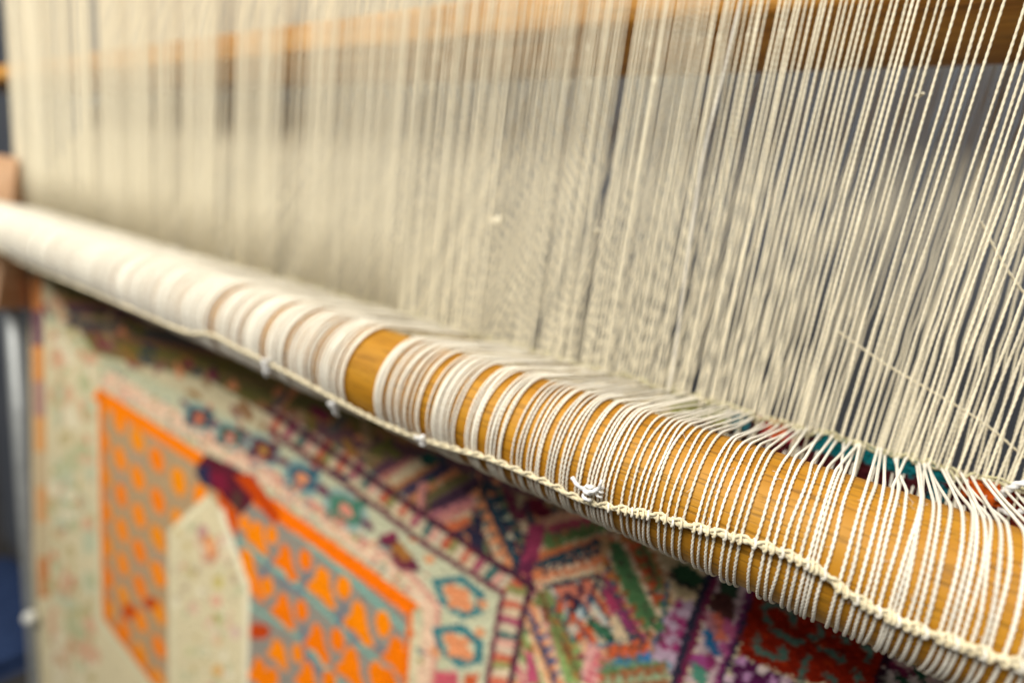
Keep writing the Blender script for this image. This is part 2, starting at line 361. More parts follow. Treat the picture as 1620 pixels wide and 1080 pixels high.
# small cross row
teeth(*Q6((1110, 560), (1280, 800)), 5, (22, -10), (176, 60, 104)); stroke(Q6((1100, 560), (1240, 770)), 6, DTEAL); fill(Q6((1120, 580), (1160, 580), (1190, 660), (1150, 680)), (184, 62, 100)); fill(Q6((1160, 660), (1210, 670), (1260, 760), (1220, 740)), (160, 60, 110))
fill(Q6((1045, 700), (1090, 700), (1165, 760), (1165, 795), (1130, 790), (1060, 740)), DGREEN); fill(Q6((1060, 715), (1090, 712), (1145, 765), (1140, 780)), (70, 130, 96))
for x, y in ((935, 640), (985, 690), (1020, 760)): fill(Q6((x - 25, y + 30), (x, y - 38), (x + 25, y + 30)), RUST); stroke(Q6((x - 32, y + 34), (x - 6, y - 40)), 5, TEAL)
ell(*Q6((990, 740))[0], 8, 10, (210, 190, 170)); fill(Q6((1000, 640), (1030, 650), (1040, 700), (1010, 700)), (190, 204, 200))
# lower left spines
fill(Q6((830, 580), (870, 580), (900, 660), (890, 700), (840, 640)), (124, 84, 50)); pass; teeth(*Q6((800, 710), (900, 960)), 5, (20, -6), (70, 92, 130))
fill(Q6((880, 660), (930, 720), (1000, 900), (1010, 972), (960, 972), (900, 780)), (140, 170, 100)); teeth(*Q6((885, 690), (1000, 960)), 5, (22, -4), (168, 118, 56))
fill(Q6((1050, 800), (1110, 820), (1090, 972), (1020, 972)), (232, 170, 160)); teeth(*Q6((1090, 830), (1040, 972)), 4, (20, 11), (214, 110, 120)); fill(Q6((790, 840), (820, 850), (850, 972), (790, 972)), (190, 80, 110))
fill(Q6((1130, 810), (1310, 800), (1310, 850), (1140, 870)), (150, 84, 60)); teeth(*Q6((1140, 870), (1320, 850)), 4, (3, -31), (214, 96, 52)); teeth(*Q6((1160, 900), (1330, 880)), 4, (3, -22), (50, 120, 150))
fill(Q6((1110, 930), (1400, 885), (1395, 985), (1100, 990)), (160, 100, 62)); teeth(*Q6((1110, 985), (1400, 950)), 6, (3, -20), (150, 170, 130)); stroke(Q6((1110, 925), (1405, 880)), 4, GREEN); stroke(Q6((1400, 880), (1420, 972)), 7, (110, 150, 160))
# purple edging, navy line, flowered stripe
fill(QB((1130, 440), (1260, 440), (1240, 640), (1190, 850), (1160, 1080), (1080, 1080), (1090, 920), (940, 900), (980, 720), (1050, 560)), (196, 168, 186))
for x, y in ((1150, 470), (1120, 570), (1060, 680), (1160, 700), (1030, 780), (1120, 800), (1180, 620), (1000, 720)): fill(QB((x - 55, y), (x, y - 60), (x + 40, y + 10), (x, y + 45)), (160, 52, 110))
stroke(QB((1060, 300), (1030, 560), (950, 800)), 6, (84, 108, 128)); fill(QB((870, 870), (930, 850), (910, 920), (860, 910)), (40, 120, 180))
fill(QB((960, 60), (1140, 100), (1360, 290), (1290, 400), (1150, 430), (1120, 330), (1090, 220)), (190, 168, 128)); fill(QB((1090, 210), (1140, 140), (1260, 160), (1360, 290), (1260, 340), (1140, 300)), (34, 78, 48)); stroke(QB((1080, 230), (1160, 310), (1290, 345)), 7, (26, 30, 34))
stroke(QR((215, 200), (110, 460), (20, 720), (-60, 1000)), 17, (32, 34, 58)); stroke(QR((250, 215), (160, 440), (70, 720), (-15, 1000)), 10, (122, 28, 70))
fill(QR((275, 200), (500, 280), (420, 480), (330, 720), (220, 1000), (20, 1000), (110, 700), (200, 430)), (206, 178, 178))
stroke(QR((490, 330), (400, 560), (300, 840), (250, 1000)), 13, (128, 40, 100)); stroke(QR((520, 340), (430, 570), (330, 850), (280, 1010)), 9, (38, 32, 60))
for x, y, rx, ry, c in [(335, 320, 14, 20, (40, 70, 48)), (285, 450, 20, 24, (84, 44, 40)), (250, 590, 15, 26, (206, 106, 84)), (205, 700, 9, 26, (14, 96, 140)), (180, 840, 13, 16, (140, 40, 96)), (110, 840, 14, 16, (160, 70, 130)), (120, 930, 12, 20, (76, 140, 116)), (290, 740, 8, 12, (170, 80, 130)), (330, 600, 8, 20, (190, 90, 130)), (200, 560, 7, 22, (180, 120, 130))]:
    ell(*QR((x, y))[0], rx, ry, c, -24)
ZA = Z(316, 720, 2.0)
DK = (52, 34, 56)
for p_, w_, c in ((((1075, 345), (1265, 275)), 11, DTEAL), (((1080, 314), (1272, 256)), 4, (226, 124, 70)), (((1300, 290), (1390, 430), (1465, 600)), 4, (72, 60, 50)), (((1262, 380), (1330, 470), (1405, 600)), 4, NAVY), (((1062, 425), (1130, 560), (1215, 710)), 4, (70, 60, 60)),
                  (((880, 85), (940, 220), (1005, 365)), 5, DK), (((715, 170), (875, 98)), 7, DK), (((1000, 380), (1040, 250)), 4, DK), (((1120, 480), (1180, 590)), 4, DTEAL), (((1290, 590), (1420, 570)), 4, DTEAL), (((1035, 500), (1125, 715)), 4, DK), (((700, 210), (720, 110)), 4, DK), (((880, 330), (760, 265), (860, 220)), 5, NAVY), (((1160, 440), (1200, 470), (1180, 500)), 8, (24, 24, 58)), (((1380, 250), (1460, 440)), 4, (150, 60, 40))):
    stroke(ZA(*p_), w_, c)
teeth(*ZA((1080, 358), (1270, 290)), 7, (3, 18), DTEAL); teeth(*ZA((1085, 400), (1275, 335)), 7, (3, -17), (226, 128, 80)); teeth(*ZA((1088, 412), (1275, 350)), 7, (3, -9), (236, 214, 178))
teeth(*ZA((905, 130), (1000, 350)), 7, (11, -4), (30, 84, 100)); teeth(*ZA((725, 185), (870, 125)), 6, (3, 12), (206, 124, 130))
for k in range(6): fill(ZA((1296 + 26 * k, 330 + 45 * k), (1322 + 26 * k, 285 + 45 * k), (1350 + 26 * k, 335 + 45 * k)), (78, 124, 76)); fill(ZA((1282 + 26 * k, 345 + 45 * k), (1296 + 26 * k, 325 + 45 * k), (1306 + 26 * k, 360 + 45 * k)), (158, 96, 50))
for k in range(5): fill(ZA((1052 + 28 * k, 470 + 52 * k), (1072 + 28 * k, 425 + 52 * k), (1100 + 28 * k, 480 + 52 * k)), (128, 88, 50) if k % 2 else (112, 120, 66))
fill(ZA((1040, 160), (1075, 140), (1110, 165), (1105, 195), (1060, 190)), (112, 16, 44)); ell(*ZA((725, 12))[0], 13, 12, (30, 92, 80))
# -- rosette border
fill([(160, 560), (330, 640), (430, 690), (560, 770), (700, 870), (795, 935), (770, 1085), (700, 1085), (650, 960), (500, 850), (350, 745), (155, 622)], (196, 196, 160))
fill([(150, 575), (300, 625), (430, 690), (560, 770), (690, 868), (795, 935), (770, 1085), (705, 1085), (715, 985), (640, 900), (520, 815), (400, 735), (250, 645)], MINT)
stroke([(170, 600), (300, 676), (420, 750), (540, 838), (655, 925), (684, 962), (672, 1090)], 27, (236, 200, 168))
stroke([(300, 672), (420, 742), (540, 828), (662, 918), (694, 960), (684, 1090)], 7, (214, 150, 132))
for i in range(60):
    t = random.random(); x = 180 + t * 480; y = 610 + (x - 180) * 0.67 + random.uniform(-24, 14)
    ell(x, y, random.uniform(3, 7), random.uniform(2, 4), random.choice([(214, 150, 132), PALE, MINT, (224, 176, 140), (170, 190, 160)]), 35, 8)
for (x, y, rx, ry, c1, c2, rot) in [(315, 660, 20, 14, DTEAL, (220, 120, 80), 40), (364, 690, 20, 14, (60, 92, 80), (214, 130, 110), 40), (417, 712, 23, 15, (92, 38, 60), (180, 130, 60), 48),
                                    (478, 756, 25, 18, (44, 100, 118), PEACH, 42), (547, 806, 30, 18, (70, 128, 104), (232, 150, 126), 42)]:
    ell(x, y, rx * 1.5, ry * 1.45, (150, 176, 166), rot); ell(x, y, rx * 1.3, ry * 0.62, c1, rot - 62); ell(x, y, rx * 1.15, ry, c1, rot, 6)
    for sg in (-1, 1): ell(x + sg * rx * 1.15, y + sg * rx * 0.9 - 4, rx * .5, ry * .35, (112, 66, 84), rot, 6); ell(x + sg * rx * 0.5 + 6, y - sg * rx * .7 - 3, rx * .32, ry * .3, (206, 120, 96), rot, 6); ell(x, y, rx * 0.45, ry * 0.45, c2, rot)
for pts, c in [(Q6((150, 350), (215, 325), (345, 480), (330, 500), (250, 490)), MAROON), (Q6((205, 395), (250, 365), (310, 440), (265, 455)), (170, 110, 48)), (Q6((170, 340), (225, 320), (250, 345), (190, 360)), WINE)]: fill(pts, c)
for cx0, cy0 in ((725, 945), (724, 1022)):
    fill([(cx0 - 42, cy0 - 30), (cx0 + 6, cy0 - 36), (cx0 + 42, cy0 - 8), (cx0 + 40, cy0 + 26), (cx0 + 4, cy0 + 34), (cx0 - 30, cy0 + 8)], (44, 122, 128))
    fill([(cx0 - 27, cy0 - 19), (cx0 + 4, cy0 - 23), (cx0 + 27, cy0 - 5), (cx0 + 26, cy0 + 16), (cx0 + 4, cy0 + 21), (cx0 - 19, cy0 + 5)], MINT)
    ell(cx0 - 8, cy0 - 9, 17, 11, PEACH, 35); ell(cx0 + 9, cy0 + 9, 17, 11, PEACH, 35); ell(cx0 + 9, cy0 - 7, 10, 8, PEACH); ell(cx0 - 8, cy0 + 9, 9, 8, PEACH)
fill([(690, 1062), (722, 1060), (728, 1090), (684, 1090)], (206, 90, 104)); fill([(736, 1066), (758, 1064), (752, 1090), (730, 1090)], RUST)
for x, y in ((680, 884), (760, 1000), (655, 850), (688, 1030), (763, 955)): ell(x, y, 9, 7, (232, 160, 110), 30)
# -- striped line border
dashes([(430, 660), (560, 742), (690, 842), (818, 932), (800, 1010), (788, 1090)], 30, [(226, 204, 170), (212, 112, 84), (222, 196, 160), (176, 80, 104), (206, 190, 160), (60, 110, 104), (228, 170, 150), (216, 196, 168), (206, 100, 70), (150, 150, 90)], 52)
stroke([(425, 648), (545, 728), (657, 805), (777, 887), (842, 926), (829, 965), (806, 1090)], 11, (84, 34, 56))
stroke([(425, 680), (540, 760), (688, 872), (796, 938), (781, 1016), (768, 1090)], 9, (112, 46, 66))
for i in range(260):
    t = random.random(); x = 160 + t * 520; y = 606 + (x - 160) * 0.67 + random.uniform(-44, 20)
    if x > 640: y = random.uniform(900, 1080)
    s_ = 0.6 + 0.6 * t; ell(x, y, random.uniform(2.5, 7) * s_, random.uniform(2, 4.5) * s_, random.choice([(206, 128, 116), (232, 220, 190), (120, 150, 140), (160, 150, 96), (216, 156, 120), (104, 120, 124), (226, 190, 160)]), random.choice([38, 38, -30]), 7)
COL[:] = COL * 0.95 + 0.03 * np.array(lin(188, 164, 146))
# -- orange field
FIELD = [(155, 622), (350, 742), (500, 848), (652, 958), (638, 1090), (262, 1090), (166, 976), (160, 800)]
fill(FIELD, (184, 152, 112)); fill([(352, 745), (500, 850), (652, 960), (638, 1090), (385, 1090), (392, 930), (345, 800)], (132, 140, 138))
def at_dot(x, y, rx, ry, c, rot=0): ell(Q5((x, y))[0][0], Q5((x, y))[0][1], rx / 2.25, ry / 2.25, c, rot)
OD = (252, 140, 0)
(lx0, lz0), (lx1, _), (_, lz2) = W(Q5((1020, 655), (1145, 740), (1005, 820))); pX, pZ = lx1 - lx0, lz0 - lz2
HEART = [(-.30, .26), (-.12, .40), (.10, .34), (.17, .10), (.20, -.12), (.34, -.30), (.20, -.40), (-.02, -.26), (-.26, -.18)]
DOT = [(.31 * math.cos(t), .28 * math.sin(t)) for t in np.linspace(0, 6.28, 11, endpoint=False)]; fpoly = np.array(W(FIELD)); sx0, sx1 = fpoly[:, 0].min(), fpoly[:, 0].max(); FW = W(FIELD); CLIP = FW; XM = W([(372, 900)])[0][0]
for i in range(-14, 8):
    for j in range(-8, 14):
        cx_, cz_ = lx0 + i * pX, lz0 - j * pZ - 0.14 * pZ * min(0, i + 4)
        if not (sx0 - pX < cx_ < XM + 0.3 * pX) and cz_ > at(600, 1110, YP)[2]: continue
        if not (sx0 - pX < cx_ < sx1 + pX): continue
        jj = lambda: random.uniform(-.03, .03); c = random.choice([OD, OD, (250, 130, 0), (246, 146, 6)]) if random.random() > 0.025 else (196, 78, 20)
        fillw([(cx_ + (hx + jj()) * pX * 1.16, cz_ + (hz + jj()) * pZ * 1.16) for hx, hz in (HEART if cx_ > XM else DOT)], c)
        if cx_ > XM: fillw([(cx_ + (0.53 + 0.13 * math.cos(t)) * pX, cz_ + (0.02 + 0.28 * math.sin(t)) * pZ) for t in np.linspace(0, 6.28, 10, endpoint=False)], c)
        if i % 1 == 0: fillw([(cx_ - .5 * pX, cz_ - .47 * pZ), (cx_ + .5 * pX, cz_ - .47 * pZ), (cx_ + .5 * pX, cz_ - .53 * pZ), (cx_ - .5 * pX, cz_ - .53 * pZ)], (124, 178, 168) if cx_ > XM else (170, 160, 130) if (i + j) % 3 else (150, 150, 150))
ZA = Z(316, 720, 2.0)
fill([(352, 745), (500, 850), (652, 960), (638, 1120), (385, 1120), (392, 930), (345, 800)], (150, 143, 130))
for p_ in (((290, 235), (470, 380), (660, 560)), ((120, 265), (330, 430), (600, 690)), ((150, 470), (300, 560), (450, 730))): stroke(ZA(*p_), 6, (120, 188, 172))
for p_ in (((240, 390), (330, 440)), ((430, 500), (500, 590)), ((560, 600), (650, 690)), ((330, 620), (390, 700)), ((230, 330), (190, 390)), ((350, 330), (330, 420)), ((460, 460), (440, 540)), ((330, 540), (330, 640))): stroke(ZA(*p_), 7, (112, 120, 134))
HT = [(-5, -60), (15, -40), (25, 15), (40, 65), (20, 70), (-15, 30), (-45, 10), (-45, -5), (-25, -20), (-18, -55)]
for hx, hy, hs, ox_, oy_ in ((185, 255, .85, 228, 250), (275, 335, .95, 335, 330), (390, 410, 1.08, 455, 418), (505, 525, 1.15, 580, 532), (150, 345, .9, 214, 415), (180, 420, .7, 0, 0), (268, 490, .95, 322, 490), (375, 590, 1.05, 435, 582), (250, 625, .85, 310, 626), (480, 670, 1.15, 560, 690), (345, 705, 1.0, 410, 715), (625, 635, 1.1, 0, 0), (190, 690, .9, 230, 700), (145, 215, .6, 0, 0), (600, 740, 1.2, 0, 0)):
    c = random.choice([OD, (250, 130, 0), (248, 124, 0)])
    fill(ZA(*[(hx + random.uniform(-4, 4) + a * hs, hy + random.uniform(-4, 4) + b_ * hs) for a, b_ in HT]), c)
    if ox_: ell(*ZA((ox_, oy_))[0], 11 * hs, 19 * hs, c, -8)
CLIP = None
at_dot(920, 895, 45, 28, (196, 70, 16)); at_dot(460, 825, 28, 30, (206, 84, 20)); at_dot(535, 795, 26, 24, (196, 78, 24))
stroke([(155, 624), (255, 688), (350, 748), (425, 800)], 20, ORANGE); stroke([(400, 782), (500, 852), (575, 905), (650, 962)], 24, (252, 120, 0)); stroke([(650, 955), (640, 1095)], 8, (236, 112, 10))
stroke([(160, 622), (163, 800), (167, 975), (250, 1085)], 9, (226, 120, 30))
for pts, c in [(Q5((700, 300), (735, 265), (905, 345), (930, 400), (860, 480), (770, 400), (720, 370)), (92, 30, 44)), (Q5((690, 320), (740, 300), (770, 370), (720, 375)), (44, 44, 74)), (Q5((830, 340), (900, 340), (1000, 480), (980, 520), (880, 400)), (196, 70, 10)),
               (Q5((830, 400), (860, 400), (855, 480), (830, 470)), (84, 60, 50)), (Q5((770, 390), (850, 480), (840, 560), (790, 500)), (214, 88, 16)), (Q5((740, 330), (800, 330), (815, 400), (760, 385)), (124, 30, 54))]: fill(pts, c)
# -- cream pointed panel
fill([(266, 838), (300, 806), (329, 780), (347, 800), (372, 862), (396, 928), (393, 1090), (266, 1090)], (224, 210, 170))
stroke([(272, 842), (329, 788)], 8, (238, 228, 190)); stroke([(349, 806), (391, 930), (389, 1090)], 8, (242, 232, 200)); stroke([(272, 845), (272, 1090)], 8, (228, 218, 180))
ell(331, 868, 14, 26, (206, 150, 120), -8); ell(332, 862, 8, 18, (240, 158, 90), -8)
for x, y, c in [(320, 840, (196, 150, 140)), (345, 920, (206, 190, 110)), (342, 950, (232, 180, 150)), (341, 980, (186, 180, 110)), (345, 1010, (230, 190, 150)), (344, 1060, (226, 180, 110)), (300, 900, (206, 200, 160)), (305, 960, (226, 190, 160)), (300, 1030, (214, 206, 160)), (372, 1000, (220, 190, 170))]: ell(x, y, 9, 11, c, 0, 8)
for i in range(70):
    x = random.uniform(278, 384); y = random.uniform(830, 1085)
    if x > 330 and y < 800 + (x - 345) * 2.6: continue
    ell(x, y, random.uniform(2, 6), random.uniform(4, 11), random.choice([(206, 186, 130), (232, 206, 176), (196, 196, 156), (222, 178, 150), (236, 226, 196), (190, 170, 140)]), random.uniform(-25, 25), 7)
# -- red meander block
fill(QR((515, 330), (640, 380), (1500, 760), (1400, 1040), (1200, 1040), (800, 960), (390, 780)), (142, 32, 8))
for i in range(60):
    x = random.uniform(400, 1450); y = random.uniform(360, 1000); s = random.uniform(14, 44)
    if y < 330 + (x - 500) * 0.42 or y > 800 + (x - 390) * 0.3 : continue
    fill(QR((x, y), (x + s * 1.4, y + s * .5), (x + s, y + s * 1.3), (x - s * .4, y + s * .8)), random.choice([(172, 52, 8), (118, 22, 10), (96, 14, 10), (160, 40, 8)]))
MT = (84, 116, 102)
for p in [((600, 400), (580, 540), (640, 560)), ((600, 410), (700, 450), (790, 500), (780, 570)), ((540, 640), (515, 740), (560, 770), (640, 800), (720, 820)), ((640, 610), (700, 640), (800, 690), (860, 710)), ((700, 740), (730, 790)),
          ((950, 570), (990, 620), (940, 680), (910, 650)), ((890, 800), (850, 900), (830, 990)), ((970, 730), (1060, 780), (1160, 830)), ((1010, 930), (1080, 960), (1060, 1000)), ((1220, 900), (1260, 950), (1230, 1000)), ((1110, 660), (1180, 690)), ((1290, 720), (1350, 760), (1310, 830)), ((570, 1040), (640, 1060))]:
    stroke(QR(*p), 9, MT)
fill(QR((380, 800), (520, 850), (780, 960), (900, 1040), (300, 1040)), (84, 26, 70))
for x, y in ((410, 830), (460, 940), (560, 900), (330, 960), (640, 980), (730, 970)): ell(*QR((x, y))[0], 8, 8, random.choice([(220, 190, 200), (190, 140, 180), (226, 206, 200)]))
stroke(QR((1480, 780), (1400, 960), (1360, 1050)), 16, (52, 22, 40)); fill(QR((1510, 800), (1900, 960), (1900, 1300), (1400, 1100)), (176, 150, 142))
for i in range(20):
    x = random.uniform(1450, 1850); y = 850 + random.uniform(0, 200); ell(*QR((x, y))[0], 10, 9, random.choice([(120, 40, 70), (206, 190, 180), (120, 110, 100), DGREEN]), 30, 8)
# -- last woven rows at the top edge, seen between pole and warp
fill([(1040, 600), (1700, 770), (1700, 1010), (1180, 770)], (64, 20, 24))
fill([(1040, 600), (1180, 655), (1180, 700), (1080, 690)], (150, 150, 84)); fill([(1150, 645), (1190, 655), (1180, 690), (1150, 680)], TEAL)
fill([(1090, 660), (1210, 690), (1210, 740), (1120, 720)], (50, 34, 26)); fill([(1195, 655), (1230, 662), (1228, 700), (1205, 690)], (150, 34, 30)); fill([(1215, 662), (1255, 672), (1250, 700), (1220, 694)], (196, 84, 30)); fill([(1246, 674), (1262, 678), (1258, 704), (1244, 700)], (160, 20, 50))
fill([(1286, 680), (1500, 738), (1494, 766), (1370, 735), (1288, 712)], (14, 96, 102)); fill([(1470, 760), (1500, 770), (1490, 800), (1465, 792)], (20, 90, 100))
fill([(1512, 738), (1600, 765), (1596, 806), (1520, 780)], (214, 96, 26)); fill([(1590, 764), (1640, 776), (1640, 850), (1590, 830)], (120, 40, 30))

COL *= (0.86 + 0.22 * rng.random(gx.shape))[..., None]
tuft = rng.normal(0, 0.00055, gx.shape)
nz_, nx_ = gx.shape
Yp = YP + tuft
Yp[0] = YW
front = np.stack([gx, Yp, gz], -1)
rug = empty('rug', (-0.4, YW, ZF), label='half-woven patterned rug with an orange field hanging on the loom below the rod', category='rug')
M_rug, nt, b = mat('knotted_wool')
at_ = N(nt, 'ShaderNodeAttribute', _attribute_name='knots'); L = nt.links.new
gm = N(nt, 'ShaderNodeNewGeometry'); nn = N(nt, 'ShaderNodeTexNoise', Scale=520, Detail=3.0); L(gm.outputs['Position'], nn.inputs['Vector'])
mr = N(nt, 'ShaderNodeMapRange'); mr.inputs['To Min'].default_value = 0.66; mr.inputs['To Max'].default_value = 1.25; L(nn.outputs[0], mr.inputs[0])
mx = N(nt, 'ShaderNodeMix', _data_type='RGBA', _blend_type='MULTIPLY'); mx.inputs[0].default_value = 1
L(at_.outputs['Color'], mx.inputs[6]); L(mr.outputs[0], mx.inputs[7]); L(mx.outputs[2], b.inputs['Base Color'])
b.inputs['Roughness'].default_value = 0.95; b.inputs['Specular IOR Level'].default_value = 0.1
bp = N(nt, 'ShaderNodeBump', Strength=0.6, Distance=0.0008); L(nn.outputs[0], bp.inputs['Height']); L(bp.outputs[0], b.inputs['Normal'])
m = MB(); m.grid(front, closed=False)
nfront = m.n
# back cloth of the rug, so that it has thickness
bk = front[::24, ::24].copy(); bk[..., 1] = YW + 0.006; m.grid(bk, closed=False)
me = m.mesh('pile', M_rug)
a = me.color_attributes.new('knots', 'FLOAT_COLOR', 'POINT')
cc = np.ones((len(me.vertices), 4), np.float32); cc[:, :3] = lin(190, 176, 140)
cc[:nfront, :3] = COL.reshape(-1, 3); a.data.foreach_set('color', cc.ravel())
put('pile', me, rug).matrix_parent_inverse = Matrix.Translation((0.4, -YW, -ZF))
m = MB(); zz = ZS[::6]; rope(m, np.stack([XL(zz) - 0.002, np.full(len(zz), YW), zz], 1), 0.005, 0.006, 8, 3, 0.03, 0.12)
wv = smooth_path([(x_, YW - 0.0052 + random.gauss(0, 0.0007), ZF - 0.0005 + random.gauss(0, 0.0013)) for x_ in np.linspace(-1.1, 0.16, 420)], 3)
m2 = MB(); rope(m2, wv, 0.0008, 0.0012, 6, 2, 0.006, 0.2); rope(m2, wv + np.array([0.001, -0.0006, 0.0016]), 0.0006, 0.0012, 6, 2, 0.006, 0.2)
put('weft', m2.mesh('weft', yarn('weft_cotton', (0.66, 0.60, 0.37), (0.45, 0.41, 0.22))), rug).matrix_parent_inverse = Matrix.Translation((0.4, -YW, -ZF))
put('selvedge', m.mesh('selvedge', yarn('selvedge_wool', (0.6, 0.42, 0.27), (0.42, 0.25, 0.2), 200)), rug).matrix_parent_inverse = Matrix.Translation((0.4, -YW, -ZF))

# ------------------------------------------------------------------ warp
warp = empty('warp', (-0.4, YW, ZF), label='cream cotton warp threads stretched upward from the unfinished rug in two layers', category='warp')
WI = Matrix.Translation((0.4, -YW, -ZF))
TOP = 0.62; DROP = 0.018
def front_mesh(seed, step, sides, depth):
    r = np.random.default_rng(seed); z = np.linspace(0, TOP, 40)
    p = np.stack([np.interp(z, np.linspace(0, TOP, 22), r.normal(0, 0.00022, 22)), np.interp(z, np.linspace(0, TOP, 22), r.normal(0, 0.00022, 22)), z], 1)
    p[0, :2] = 0; nb = r.uniform(0.05, TOP, 3)
    lump = lambda q: 1 + 0.10 * np.interp(q[:, 2], np.linspace(0, TOP, 60), r.normal(0, 1, 60)) + 0.5 * sum(np.exp(-((q[:, 2] - n) / 0.0018) ** 2) for n in nb[:1])
    mb = MB(); rope(mb, p, 0.00058, step, sides, 2, 0.0056, depth, lump=lump); return mb.mesh('thread', M_warp)
def back_path(r=None):
    k = 1.0 / (ZB - ZF)
    P_ = [(0, 0, 0), (0, (YB1 + 0.004 - YW), ZB - ZF), (0, (YB1 + 0.004 - YW), ztop - ZF), (0, YB1 - 0.02 - YW, TOP)]
    p, _ = resample(P_, 0.012)
    if r is not None: p[1:, 0] += r.normal(0, 0.0003, len(p) - 1)
    return p
def back_mesh(seed):
    r = np.random.default_rng(seed); mb = MB(); rope(mb, back_path(r), 0.00060, 0.0011, 6, 2, 0.0044, 0.18); return mb.mesh('thread', M_warp)
fm = [front_mesh(s, 0.00060, 8, 0.13) for s in range(7)]
bm_ = [back_mesh(40 + s) for s in range(4)]
XLEFT = at(34, 330, YW)[0]; XTL = at(19, 60, YW)[0]
def positions(mean, sd, lo, gapn, seed):
    r = np.random.default_rng(seed); x = 0.135; out = []
    while x > XLEFT:
        if x < -0.2 and seed == 5: gapn = 0.0
        out.append(x); x -= max(lo, r.normal(mean * (1.1 if x > -0.07 else 0.98), sd)) + ((0.0026 + 0.002 * r.random()) * (1.0 if x > -0.15 else 1.5) if r.random() < gapn else 0)
    return out
FX = positions(0.0024, 0.0007, 0.0013, 0.05, 3); BX = positions(0.0024, 0.0008, 0.0013, 0.06, 5)
def fan(x): return 0.02 * min(1.5, max(0.0, (x + 0.09) / 0.1)) * 1.0 + (0.010 * (x - XLEFT - 0.4) / 0.4 if x < XLEFT + 0.4 else 0)
mass = MB()
for i, x in enumerate(FX):
    xt = x + fan(x) + random.gauss(0, 0.0006); dy = random.uniform(-0.0012, 0.0012)
    p0 = Vector((x, YW - 0.0012 + dy * 0.3, ZF - 0.001)); p1 = Vector((xt, YW - 0.003 + dy, ZF + TOP)); p0 = p0 - (p1 - p0) * (DROP / TOP) + Vector((0, -0.0045, 0))
    if i >= 0:
        if random.random() < 0.84: p0 = p0 + (p1 - p0) * (DROP / TOP)
    if i < 175:
        o = put('thread', fm[random.randrange(7)], warp); d = p1 - p0
        rot = d.to_track_quat('Z', 'Y').to_matrix().to_4x4() @ Matrix.Rotation(random.uniform(0, 6.28), 4, 'Z')
        o.matrix_world = WI.inverted() @ WI @ Matrix.Translation(p0) @ rot
        o.matrix_parent_inverse = WI
        o.matrix_basis = Matrix.Translation(p0) @ rot
    else:
        pp = np.linspace(np.array(p0), np.array(p1), 8); pp[1:-1, 0] += rng.normal(0, 0.0003, 6)
        rope(mass, pp, 0.00054, 0.06, 5, 2, 1.0, 0.0)
for i, x in enumerate(BX):
    sh = fan(x) / TOP; s = random.gauss(0, 0.004)
    if i < 125:
        o = put('thread', bm_[random.randrange(4)], warp); o.matrix_parent_inverse = WI
        S = Matrix.Identity(4); S[0][2] = sh + s; 
        o.matrix_basis = Matrix.Translation((x, YW + 0.001, ZF - 0.001)) @ Matrix.Rotation(math.atan(sh + s), 4, 'Y')
    else:
        p = back_path(); p = p[::4]; p[:, 0] += x + (sh + s) * p[:, 2]; p[:, 1] += YW + 0.001; p[:, 2] += ZF - 0.001
        rope(mass, p, 0.00056, 0.05, 5, 2, 1.0, 0.0)
put('thread_mass', mass.mesh('thread_mass', M_warp), warp, kind='stuff').matrix_parent_inverse = WI
# one thicker white thread lying in front of the others
mb = MB(); rope(mb, smooth_path([at(x, y, YW - 0.010) for x, y in ((1184, -60), (1172, 0), (1160, 50), (1145, 117), (1127, 187), (1110, 260), (1099, 333), (1085, 430), (1068, 560), (1056, 628))]), 0.0008, 0.0006, 8, 2, 0.006, 0.12)
put('thread', mb.mesh('thread', M_leash), warp).matrix_parent_inverse = WI
# little cotton slubs caught on the warp
for (x, y, rx) in ((787, 350, 0.0052), (943, 366, 0.0024), (1455, 150, 0.0016)):
    c = at(x, y, YW - 0.003); mb = MB()
    th = np.linspace(0.05, math.pi - 0.05, 9)[:, None]; ph = np.linspace(0, 2 * math.pi, 12, endpoint=False)[None, :]
    rad = rx * (1 + 0.25 * rng.normal(0, 1, (9, 12)) * 0.6)
    mb.grid(np.stack([c[0] + 1.0 * rad * np.cos(th) * np.ones_like(ph), c[1] + 0.6 * rad * np.sin(th) * np.cos(ph), c[2] + 0.62 * rad * np.sin(th) * np.sin(ph) + 0.3 * rad * np.cos(th)], -1))
    put('slub', mb.mesh('slub', M_warp), warp).matrix_parent_inverse = WI

# loose threads crossing behind the front warp
for pts, lab in (([(1326, 524), (1400, 575), (1480, 622), (1560, 672), (1640, 740)], 'loose fine thread slanting across behind the warp just above the right end of the rug'),
                 ([(1552, 350), (1575, 395), (1600, 436), (1640, 490)], 'short loose thread slanting behind the warp at the right edge, higher up')):
    mb = MB(); rope(mb, smooth_path([at(x, y, YW + 0.006) for x, y in pts]), 0.00062, 0.0006, 6, 2, 0.004, 0.2)
    put('loose_thread', mb.mesh('loose_thread', M_warp), label=lab, category='thread', group='loose threads across the warp')

# ------------------------------------------------------------------ heddle rod
rod = empty('heddle_rod', (-0.4, YR, ZR), label='round wooden heddle rod wrapped in white string leashes in front of the warp', category='heddle rod')
RI = Matrix.Translation((0.4, -YR, -ZR))
mb = MB(); xs = np.linspace(-1.35, 0.2, 160); an = np.linspace(0, 2 * math.pi, 96, endpoint=False)
rr = RR * (1 + 0.006 * np.sin(xs * 9)[:, None] + 0.004 * np.sin(an * 3 + 1)[None, :])
mb.grid(np.stack([np.repeat(xs[:, None], 96, 1), YR + rr * np.cos(an), ZR + rr * np.sin(an)], -1))
put('pole', mb.mesh('pole', M_pole), rod).matrix_parent_inverse = RI

